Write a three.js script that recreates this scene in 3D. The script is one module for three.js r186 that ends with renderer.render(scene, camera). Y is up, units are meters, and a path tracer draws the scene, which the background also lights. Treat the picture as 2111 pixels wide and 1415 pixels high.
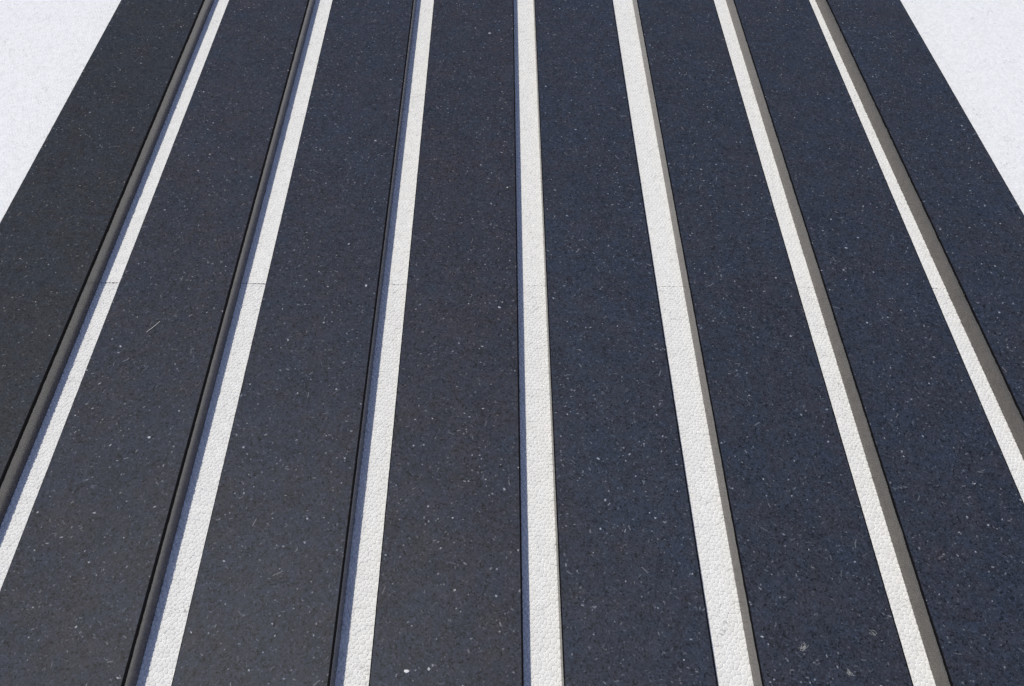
import * as THREE from 'three';
import { mergeGeometries } from 'three/addons/utils/BufferGeometryUtils.js';

// ---------------------------------------------------------------- camera, sky, sun, exposure
const H = 0.021;                                    // thickness of a slat
const scene = new THREE.Scene();
const camera = new THREE.PerspectiveCamera(45.19, 1024 / 686, 0.01, 50);
camera.position.set(0, H + 0.5697, 0);
camera.quaternion.set(-0.438978, -0.007399, 0.006703, 0.898442);
scene.add(camera);

const SUN = new THREE.Vector3(-0.285, 1, -0.22).normalize();
function makeSky() {
  const w = 512, h = 256, d = new Float32Array(w * h * 4);
  const v = new THREE.Vector3();
  for (let j = 0; j < h; j++) for (let i = 0; i < w; i++) {
    const el = ((j + 0.5) / h - 0.5) * Math.PI, az = ((i + 0.5) / w - 0.5) * 2 * Math.PI;
    v.set(Math.cos(el) * Math.cos(az), Math.sin(el), Math.cos(el) * Math.sin(az));
    const k = 4 * (j * w + i);
    let c;
    if (el < 0) c = [0.16, 0.15, 0.14];                              // ground beyond the boards
    else {
      const t = Math.pow(1 - Math.sin(el), 2.2);                     // paler towards the horizon
      c = [0.192 + 0.075 * t, 0.262 + 0.03 * t, 0.485 - 0.15 * t];
      const g = Math.max(0, v.dot(SUN));                             // the bright air round the sun
      const a = 0.30 * Math.pow(g, 24) + 0.06 * Math.pow(g, 5);
      c = [c[0] + a, c[1] + a * 0.95, c[2] + a * 0.85];
    }
    d[k] = c[0]; d[k + 1] = c[1]; d[k + 2] = c[2]; d[k + 3] = 1;
  }
  const t = new THREE.DataTexture(d, w, h, THREE.RGBAFormat, THREE.FloatType);
  t.mapping = THREE.EquirectangularReflectionMapping;
  t.magFilter = t.minFilter = THREE.LinearFilter;
  t.needsUpdate = true;
  return t;
}
const sky = makeSky();
scene.background = sky;
scene.environment = sky;
scene.environmentIntensity = 1;

const sun = new THREE.DirectionalLight(new THREE.Color().setRGB(1, 0.945, 0.805), 2.75);
sun.position.copy(SUN).multiplyScalar(6).add(new THREE.Vector3(0, 0, -0.6));
sun.target.position.set(0, 0, -0.6);
sun.castShadow = true;
sun.shadow.mapSize.set(4096, 4096);
Object.assign(sun.shadow.camera, { left: -1, right: 1, top: 1, bottom: -1, near: 1, far: 12 });
sun.shadow.radius = 1.5;
scene.add(sun, sun.target);

const renderer = new THREE.WebGLRenderer({ antialias: true });
renderer.setSize(1024, 686);
renderer.toneMapping = THREE.LinearToneMapping;
renderer.toneMappingExposure = 0.87;
renderer.shadowMap.enabled = true;

// ---------------------------------------------------------------- helpers
function rng(seed) { let a = seed >>> 0; return () => { a = (a + 0x6D2B79F5) | 0; let t = Math.imul(a ^ (a >>> 15), 1 | a); t = (t + Math.imul(t ^ (t >>> 7), 61 | t)) ^ t; return ((t ^ (t >>> 14)) >>> 0) / 4294967296; }; }
const hash = (x, y, s) => { let n = Math.imul(x | 0, 374761393) + Math.imul(y | 0, 668265263) + Math.imul(s | 0, 1274126177); n = Math.imul(n ^ (n >>> 13), 1274126177); n ^= n >>> 16; return (n >>> 0) / 4294967296; };
function vnoise(x, y, s) {
  const xi = Math.floor(x), yi = Math.floor(y), fx = x - xi, fy = y - yi, u = fx * fx * (3 - 2 * fx), w = fy * fy * (3 - 2 * fy);
  return (hash(xi, yi, s) * (1 - u) + hash(xi + 1, yi, s) * u) * (1 - w) + (hash(xi, yi + 1, s) * (1 - u) + hash(xi + 1, yi + 1, s) * u) * w;
}
const fbm = (x, y, s) => vnoise(x, y, s) * 0.55 + vnoise(x * 2.1, y * 2.1, s + 7) * 0.3 + vnoise(x * 4.3, y * 4.3, s + 13) * 0.15;
function mesh(name, geometry, material, parent) {
  const m = new THREE.Mesh(geometry, material);
  m.name = name; m.castShadow = m.receiveShadow = true;
  parent.add(m);
  return m;
}
function tag(o, label, category, group) { o.userData.label = label; o.userData.category = category; if (group) o.userData.group = group; return o; }
// a surface from rows of points (each row runs across, rows follow one another), smooth or not
function rowsGeometry(rows, uvs) {
  const n = rows[0].length, pos = new Float32Array(rows.length * n * 3), uv = new Float32Array(rows.length * n * 2), idx = [];
  rows.forEach((r, j) => r.forEach((p, i) => { const k = j * n + i; pos.set(p, 3 * k); uv.set(uvs ? uvs(p) : [p[0], p[2]], 2 * k); }));
  for (let j = 0; j + 1 < rows.length; j++) for (let i = 0; i + 1 < n; i++) { const a = j * n + i, b = a + 1, c = a + n, e = c + 1; idx.push(a, c, b, b, c, e); }
  const g = new THREE.BufferGeometry();
  g.setAttribute('position', new THREE.BufferAttribute(pos, 3));
  g.setAttribute('uv', new THREE.BufferAttribute(uv, 2));
  g.setIndex(idx); g.computeVertexNormals();
  return g;
}

// ---------------------------------------------------------------- the two foam boards under the slats
const BEAD = 0.0036, SEAM_Z = -0.531, NEAR_Z = -0.10, FAR_Z = -1.22, LEFT_X = -0.80, RIGHT_X = 0.86;
// height and bead tone of the moulded foam: fused, slightly domed beads with creases between them
function beadAt(x, z, s) {
  const wob = 0.9;
  const u = (0.82 * z - 0.572 * x) / BEAD + wob * (vnoise(x * 60, z * 60, s + 3) - 0.5), v = (0.82 * x + 0.572 * z) / BEAD + wob * (vnoise(x * 60, z * 60, s + 4) - 0.5);
  // roughly close-packed: rows staggered by half a bead, every bead shifted a little
  const rv = v / 0.88, iv = Math.floor(rv), iu = Math.floor(u);
  let f1 = 9, f2 = 9, cu = 0, cv = 0;
  for (let b = -1; b <= 1; b++) for (let a = -2; a <= 2; a++) {
    const qu = iu + a, qv = iv + b;
    const du = qu + (qv & 1 ? 0.5 : 0) + 0.5 + 0.62 * (hash(qu, qv, s) - 0.5) - u, dv = (qv + 0.5 + 0.62 * (hash(qu, qv, s + 1) - 0.5)) * 0.88 - v;
    const d = Math.sqrt(du * du + dv * dv);
    if (d < f1) { f2 = f1; f1 = d; cu = qu; cv = qv; } else if (d < f2) f2 = d;
  }
  const e = f2 - f1, own = hash(cu, cv, s + 2);
  const crease = Math.exp(-Math.pow(e / 0.15, 2));
  const y = -0.00090 * crease - 0.00016 * f1 * f1 - 0.00006 * own - (own < 0.05 ? 0.0006 : 0) + 0.00012 * (fbm(x * 45, z * 45, s + 21) - 0.5) - 0.00016;
  return { y: Math.min(y, -0.00005), own };
}
function beadSheet(x0, x1, z0, z1, step, s) {
  const ze = (x) => z1 + (s === 100 ? 0.0007 * Math.min(1, Math.max(0, (0.0 - x) / 0.35)) : 0);   // the joint closes up to the right
  const nx = Math.max(2, Math.round((x1 - x0) / step)), nz = Math.max(2, Math.round((z0 - z1) / step));
  const pos = new Float32Array((nx + 1) * (nz + 1) * 3), col = new Float32Array(pos.length), idx = new Uint32Array(nx * nz * 6);
  for (let j = 0; j <= nz; j++) for (let i = 0; i <= nx; i++) {
    const x = x0 + (x1 - x0) * i / nx, z = z0 + (ze(x) - z0) * j / nz, k = 3 * (j * (nx + 1) + i), b = beadAt(x, z, s);
    pos[k] = x; pos[k + 1] = b.y; pos[k + 2] = z;
    // each bead has its own white; a few specks of dirt
    let t = 0.84 + 0.09 * b.own, warm = 0.006 * (fbm(x * 8, z * 8, s + 31) - 0.5);
    const dirt = vnoise(x * 900, z * 900, s + 41) * vnoise(x * 60, z * 60, s + 42);
    if (dirt > 0.74) t *= 0.7;
    col[k] = t + warm; col[k + 1] = t; col[k + 2] = t - warm + 0.004;
  }
  let q = 0;
  for (let j = 0; j < nz; j++) for (let i = 0; i < nx; i++) { const a = j * (nx + 1) + i, b = a + 1, c = a + nx + 1, e = c + 1; idx[q++] = a; idx[q++] = b; idx[q++] = c; idx[q++] = b; idx[q++] = e; idx[q++] = c; }
  const g = new THREE.BufferGeometry();
  g.setAttribute('position', new THREE.BufferAttribute(pos, 3));
  g.setAttribute('color', new THREE.BufferAttribute(col, 3));
  g.setIndex(new THREE.BufferAttribute(idx, 1)); g.computeVertexNormals();
  return g;
}
const foam = new THREE.MeshStandardMaterial({ color: 0xffffff, vertexColors: true, roughness: 0.75, metalness: 0 });
const foamCore = new THREE.MeshStandardMaterial({ color: new THREE.Color().setRGB(0.82, 0.82, 0.81), roughness: 0.8 });

// left and right edge of every slat where it passes z = -0.7, and how far each edge leans per metre
const SLATS = [
  [-0.4831, -0.3773, -0.0058, -0.0023], [-0.3462, -0.2434, -0.0030, -0.0006], [-0.2132, -0.1089, 0.0010, 0.0001], [-0.0831, 0.0200, 0.0000, -0.0008],
  [0.0468, 0.1493, -0.0010, -0.0003], [0.1803, 0.2818, -0.0027, -0.0024], [0.3076, 0.4086, -0.0033, -0.0012], [0.4348, 0.5341, 0.0085, 0.0105]];
const GAPS = [];
for (let i = 0; i + 1 < SLATS.length; i++) GAPS.push([SLATS[i][1] - 0.003, SLATS[i + 1][0] + (i === 6 ? 0.006 : 0.003)]);

function board(z0, z1, steps, seed, lift, label) {
  const g = new THREE.Group();
  g.name = seed === 100 ? 'foam_board' : 'foam_board_001';
  g.position.set((LEFT_X + RIGHT_X) / 2, 0, (z0 + z1) / 2);
  tag(g, label, 'foam board');
  const box = new THREE.BoxGeometry(RIGHT_X - LEFT_X, 0.04, z0 - z1);
  mesh('foam_body', box, foamCore, g).position.set(0, -0.0216, 0);
  const sheets = [], dx = -g.position.x, dz = -g.position.z;
  for (const [a, b] of GAPS) sheets.push(beadSheet(a, b, z0, z1, steps[0], seed));
  sheets.push(beadSheet(LEFT_X, SLATS[0][0] + 0.008, z0, z1, steps[1], seed), beadSheet(SLATS[7][1] - 0.010, RIGHT_X, z0, z1, steps[1], seed));
  const s = mergeGeometries(sheets); s.translate(dx, lift, dz);
  mesh('bead_surface', s, foam, g).userData.kind = 'stuff';
  scene.add(g);
}
board(NEAR_Z, SEAM_Z + 0.00004, [0.00038, 0.0030], 100, 0, 'white bead foam board under the near half of the slats, below the hairline joint');
board(SEAM_Z - 0.00004, FAR_Z, [0.00068, 0.00108], 300, -0.00004, 'white bead foam board under the far half of the slats, filling both top corners');

// ---------------------------------------------------------------- the dark slats
// speckled dark face: fine dark grain with small pale fibres and chips pressed into it
function speckle() {
  const N = 2048, SIZE = 0.72, r = rng(11);
  const col = new Float32Array(N * N), tint = new Float32Array(N * N);
  for (let y = 0; y < N; y++) for (let x = 0; x < N; x++) {
    const k = y * N + x;
    col[k] = 1 + 0.75 * (vnoise(x * 0.42, y * 0.42, 1) - 0.5) + 0.3 * (vnoise(x * 0.13, y * 0.13, 8) - 0.5) + 0.7 * (hash(x, y, 2) - 0.5) + 0.3 * (fbm(x * 0.02, y * 0.02, 3) - 0.5);
    tint[k] = fbm(x * 0.012, y * 0.012, 5) - 0.5 + 0.7 * (vnoise(x * 0.06, y * 0.06, 6) - 0.5);
  }
  const add = (x, y, v) => { const i = ((Math.floor(x) % N) + N) % N, j = ((Math.floor(y) % N) + N) % N, k = j * N + i; if (v > 0) col[k] = Math.max(col[k], v); else col[k] *= 1 + v; };
  const strokes = (count, len, wid, val) => {
    for (let n = 0; n < count; n++) {
      let x = r() * N, y = r() * N, a = r() * 6.283;
      const L = len * (0.35 + r() * r() * 1.6), v = val(r), W = wid * (0.6 + 0.8 * r());
      for (let t = 0; t < L; t += 0.5) {
        for (let w = -W; w <= W; w += 0.6) add(x - Math.sin(a) * w, y + Math.cos(a) * w, v * (0.75 + 0.25 * r()));
        x += Math.cos(a) * 0.5; y += Math.sin(a) * 0.5; a += (r() - 0.5) * 0.25;
      }
    }
  };
  strokes(50000, 5, 0.9, (q) => -0.55 * q());
  strokes(40000, 4, 0.6, (q) => 1.3 + 1.0 * q() * q());
  strokes(12000, 4.5, 0.6, (q) => 1.8 + 2.4 * q() * q());
  strokes(5000, 4, 0.9, (q) => 2.5 + 7 * q() * q());
  strokes(650, 3.5, 1.2, (q) => 5 + 9 * q());
  strokes(500, 11, 0.7, (q) => 2.5 + 3 * q());
  const data = new Uint8Array(N * N * 4), bump = new Uint8Array(N * N * 4);
  const enc = (v) => Math.round(255 * Math.min(1, v <= 0.0031308 ? v * 12.92 : 1.055 * Math.pow(v, 1 / 2.4) - 0.055));
  for (let k = 0; k < N * N; k++) {
    const c = Math.max(0.25, Math.min(col[k], 18)), v = c * 0.0315, t = tint[k], q = 1 - 0.75 * Math.min(1, Math.max(0, (c - 1.6) / 2));   // the pale chips are neutral
    data[4 * k] = enc(v * (1 + 0.24 * t * q)); data[4 * k + 1] = enc(v * (1 + 0.15 * q)); data[4 * k + 2] = enc(v * (1 + (0.66 - 0.24 * t) * q)); data[4 * k + 3] = 255;
    const b = Math.round(255 * Math.min(1, 0.15 + 0.22 * Math.min(col[k], 3)));
    bump[4 * k] = bump[4 * k + 1] = bump[4 * k + 2] = b; bump[4 * k + 3] = 255;
  }
  const tex = (d, srgb) => { const t = new THREE.DataTexture(d, N, N); t.wrapS = t.wrapT = THREE.RepeatWrapping; t.magFilter = THREE.LinearFilter; t.minFilter = THREE.LinearMipmapLinearFilter; t.generateMipmaps = true; t.anisotropy = 8; if (srgb) t.colorSpace = THREE.SRGBColorSpace; t.repeat.set(1 / SIZE, 1 / SIZE); t.needsUpdate = true; return t; };
  return { map: tex(data, true), bumpMap: tex(bump, false) };
}
const spk = speckle();
const faceMaterial = new THREE.MeshPhysicalMaterial({ map: spk.map, bumpMap: spk.bumpMap, bumpScale: 0.00012, roughness: 0.5, specularIntensity: 0.32, metalness: 0 });
// the slats are not all of one batch: the outer left one is a browner black, the right ones bluer
const faceMaterials = [[0.86, 0.84, 0.74], [1.02, 0.995, 0.97], [1.0, 1, 1.01], [1.04, 1.0, 0.98], [1.0, 1.03, 1.06], [1.0, 1.02, 1.03], [1.0, 1.02, 1.03], [1.0, 1.03, 1.04]].map((c) => { const m = faceMaterial.clone(); m.color.setRGB(...c); return m; });
const edgeMaterial = new THREE.MeshPhysicalMaterial({ color: new THREE.Color().setRGB(0.007, 0.006, 0.007), roughness: 0.85, specularIntensity: 0.25, side: THREE.DoubleSide });
// the sides: a smooth satin grey that mirrors the white foam at a glancing view
const sideGrain = (() => {
  const N = 256, d = new Uint8Array(N * N * 4);
  for (let y = 0; y < N; y++) for (let x = 0; x < N; x++) { const k = 4 * (y * N + x), v = 168 + 50 * (hash(x, y, 91) - 0.5) + 40 * (vnoise(x / 16, y / 16, 92) - 0.5) + 40 * (vnoise(x / 4, y / 4, 93) - 0.5); d[k] = v; d[k + 1] = v * 0.965; d[k + 2] = v * 0.92; d[k + 3] = 255; }
  const t = new THREE.DataTexture(d, N, N); t.wrapS = t.wrapT = THREE.RepeatWrapping; t.magFilter = THREE.LinearFilter; t.colorSpace = THREE.SRGBColorSpace; t.repeat.set(10, 10); t.needsUpdate = true; return t;
})();
const sideMaterial = new THREE.MeshPhysicalMaterial({ map: sideGrain, color: new THREE.Color().setRGB(0.19, 0.163, 0.148), roughness: 0.25, ior: 1.95, metalness: 0 });

const BEVEL = 0.0009, BEVEL_R = 0.0014, Z_MID = -0.6, Z_NEAR = -0.105, Z_FAR = -1.21;
const groupName = 'dark speckled slats laid side by side on the white foam';
function slat(i, label) {
  const [xl, xr, sl, sr] = SLATS[i];
  const g = new THREE.Group();
  g.name = i ? `speckled_slat_${String(i).padStart(3, '0')}` : 'speckled_slat';
  const turn = (sl + sr) / 2;
  const cx = (xl + xr) / 2 + turn * (Z_MID + 0.7);
  g.position.set(cx, 0, Z_MID);
  g.rotation.y = Math.atan(turn);
  tag(g, label, 'slat', groupName);
  const L = (z) => -(xr - xl) / 2 + (sl - turn) * (z + Z_MID + 0.7), R = (z) => (xr - xl) / 2 + (sr - turn) * (z + Z_MID + 0.7);
  const zs = []; for (let z = Z_NEAR - Z_MID; z > Z_FAR - Z_MID; z -= 0.0022) zs.push(z); zs.push(Z_FAR - Z_MID);
  const bow = (z) => 0.00035 * (fbm(z * 6, i, 70 + i) - 0.5);
  // top face, flat, with its uv in metres at a spot of the pattern of its own
  const uo = 0.131 * i + 0.05, vo = 0.173 * i;
  const few = zs.filter((_, k) => k % 12 === 0 || k === zs.length - 1);
  const flip = i % 2 ? -1 : 1;
  mesh('speckled_face', rowsGeometry(few.slice().reverse().map((z) => [[L(z) + BEVEL, H, z], [(L(z) + R(z)) / 2, H, z], [R(z) - BEVEL_R, H, z]]), (p) => [flip * p[0] + uo, p[2] + vo]), faceMaterials[i], g);
  // two black borders: bevel, short upright, ragged lower rim
  for (const s of [-1, 1]) {
    const rows = zs.map((z) => {
      const x = s < 0 ? L(z) : R(z), CAP = s < 0 ? 0.0018 : 0.0026, rag = (s < 0 ? 0.0011 : 0.0006) * (fbm(z * 160, s + i * 3, 50) - 0.45) + 0.0004 * (hash(Math.round(z * 1e5), i, 51) - 0.5), j = 0.00022 * (fbm(z * 220, i * 5 + s, 52) - 0.5);
      const b = [[x - s * (s > 0 ? BEVEL_R : BEVEL), H, z], [x - s * BEVEL * 0.35 + s * j, H - 0.0004, z], [x + s * j, H - 0.0010, z], [x + s * j, H - CAP - rag, z], [x - s * 0.0019, H - CAP - rag, z]];
      return s > 0 ? b : b.reverse();
    });
    mesh('black_edge', rowsGeometry(rows.slice().reverse()), edgeMaterial, g);
  }
  // grey body: a box under the cap, its two long sides faintly uneven
  const body = [];
  // the sides are a little hollow: the foot stands out, the top is set back under the black edge
  const hollow = (s) => s < 0 ? [[H - 0.0011, 0.0016], [0.016, 0.00145], [0.012, 0.00115], [0.008, 0.0007], [0.004, 0.00025], [0, 0]] : [[H - 0.0011, 0.0003], [0.0107, 0.0002], [0, 0]];
  const side = (s) => rowsGeometry(few.slice().reverse().map((z) => { const x = s < 0 ? L(z) : R(z), a = hollow(s).map(([y, d]) => [x - s * (0.0001 + d), y, z]); return s > 0 ? a : a.reverse(); }), (p) => [p[1], p[2] + i * 0.37]);
  body.push(side(-1), side(1));
  const end = (z, s) => { const p = [[L(z) + 0.0003, H - 0.0011, z], [R(z) - 0.0003, H - 0.0011, z]], q = p.map(([x, , w]) => [x, 0, w]); return rowsGeometry(s > 0 ? [p, q] : [q, p]); };
  body.push(end(zs[0], 1), end(zs[zs.length - 1], -1));
  mesh('grey_side', mergeGeometries(body), sideMaterial, g);
  scene.add(g);
}
[
  'leftmost dark speckled slat, beside the white foam in the top left corner',
  'second dark slat from the left, the one with a pale straw lying on it',
  'third dark slat from the left, with a white crumb near its right edge',
  'fourth dark slat from the left, with the largest white crumb at its near end',
  'fifth dark slat from the left, just right of the central white groove',
  'sixth dark slat from the left, with pale lint tufts at its near end',
  'seventh dark slat from the left, next to last on the right',
  'rightmost dark speckled slat, beside the white foam in the top right corner',
].forEach((label, i) => slat(i, label));

// ---------------------------------------------------------------- small litter on the slats
const crumbMaterial = new THREE.MeshStandardMaterial({ color: new THREE.Color().setRGB(0.8, 0.79, 0.78), roughness: 0.8 });
const dullCrumb = new THREE.MeshStandardMaterial({ color: new THREE.Color().setRGB(0.5, 0.5, 0.52), roughness: 0.8 });
const strawMaterial = new THREE.MeshStandardMaterial({ color: new THREE.Color().setRGB(0.55, 0.54, 0.48), roughness: 0.8 });
const lintMaterial = new THREE.MeshStandardMaterial({ color: new THREE.Color().setRGB(0.42, 0.42, 0.41), roughness: 0.9 });
const used = {};
const numbered = (n) => { used[n] = (used[n] ?? -1) + 1; return used[n] ? `${n}_${String(used[n]).padStart(3, '0')}` : n; };
function crumb(x, z, size, seed, label, material = dullCrumb) {
  const g = new THREE.IcosahedronGeometry(size, 2), p = g.attributes.position;
  for (let k = 0; k < p.count; k++) {
    const v = new THREE.Vector3().fromBufferAttribute(p, k), f = 0.35 + 1.3 * fbm(v.x * 1100 + 5, v.z * 1100 + v.y * 800, seed);
    p.setXYZ(k, v.x * f * 1.35, v.y * f * 0.6, v.z * f);
  }
  g.computeVertexNormals();
  const m = mesh(numbered('foam_crumb'), g, material, scene);
  m.position.set(x, H + size * 0.45, z); m.rotation.y = seed;
  tag(m, label, 'crumb', 'white crumbs on the dark slats');
}
crumb(-0.0586, -0.1656, 0.0012, 3, 'larger white crumb at the near end of the fourth slat, by the bottom edge', crumbMaterial);
crumb(-0.0437, -0.1668, 0.0008, 8, 'tiny pale crumb right of the larger white crumb at the bottom of the fourth slat');
crumb(-0.1201, -0.5096, 0.0010, 5, 'white crumb near the right edge of the third dark slat, level with the foam joint');
crumb(-0.2757, -0.3461, 0.0010, 6, 'white crumb alone on the near half of the second dark slat, below the straw');
crumb(-0.0098, -0.9284, 0.0013, 9, 'pale crumb at the far end of the fourth dark slat, near the top edge');
crumb(0.0029, -0.4842, 0.0010, 12, 'small pale crumb near the right edge of the fourth slat, beside the central groove');
{
  const a = new THREE.Vector3(-0.3060, H + 0.0005, -0.4535), b = new THREE.Vector3(-0.2975, H + 0.0006, -0.4655);
  const m = new THREE.Vector3().lerpVectors(a, b, 0.5); m.x += 0.0005;
  const c = new THREE.CatmullRomCurve3([a, m, b].map((p) => p.clone().sub(m)));
  const s = mesh('straw', new THREE.TubeGeometry(c, 10, 0.00034, 6), strawMaterial, scene);
  s.position.copy(m);
  tag(s, 'short pale straw lying slantwise on the second dark slat from the left', 'straw');
}
function lint(x, z, n, len, dir, seed, label) {
  const r = rng(seed), parts = [];
  for (let k = 0; k < n; k++) {
    const a = dir + (r() - 0.5) * 1.1, o = new THREE.Vector3((r() - 0.5) * len * 0.5, 0, (r() - 0.5) * len * 0.5), L = len * (0.4 + 0.6 * r());
    const d = new THREE.Vector3(Math.cos(a), 0, -Math.sin(a)), bend = (r() - 0.5) * L * 0.5;
    const pts = [-0.5, 0, 0.5].map((t) => o.clone().addScaledVector(d, t * L).add(new THREE.Vector3(-d.z * bend * (0.25 - t * t) * 4, 0.00012 + 0.0004 * r(), d.x * bend * (0.25 - t * t) * 4)));
    parts.push(new THREE.TubeGeometry(new THREE.CatmullRomCurve3(pts), 6, 0.00011, 4));
  }
  const m = mesh(numbered('lint_tuft'), mergeGeometries(parts), lintMaterial, scene);
  m.position.set(x, H, z);
  tag(m, label, 'lint', 'pale lint on the dark slats');
}
lint(0.2111, -0.1811, 12, 0.0062, 0.7, 4, 'pale lint tuft slanting up to the right, leftmost of three on the sixth slat');
lint(0.2623, -0.1906, 6, 0.0055, -0.8, 5, 'thin pale lint strand slanting down to the right, rightmost of three on the sixth slat');
lint(0.2391, -0.1640, 10, 0.0050, -1.0, 6, 'grey lint tuft nearest the bottom edge, middle of three on the sixth slat');

renderer.render(scene, camera);
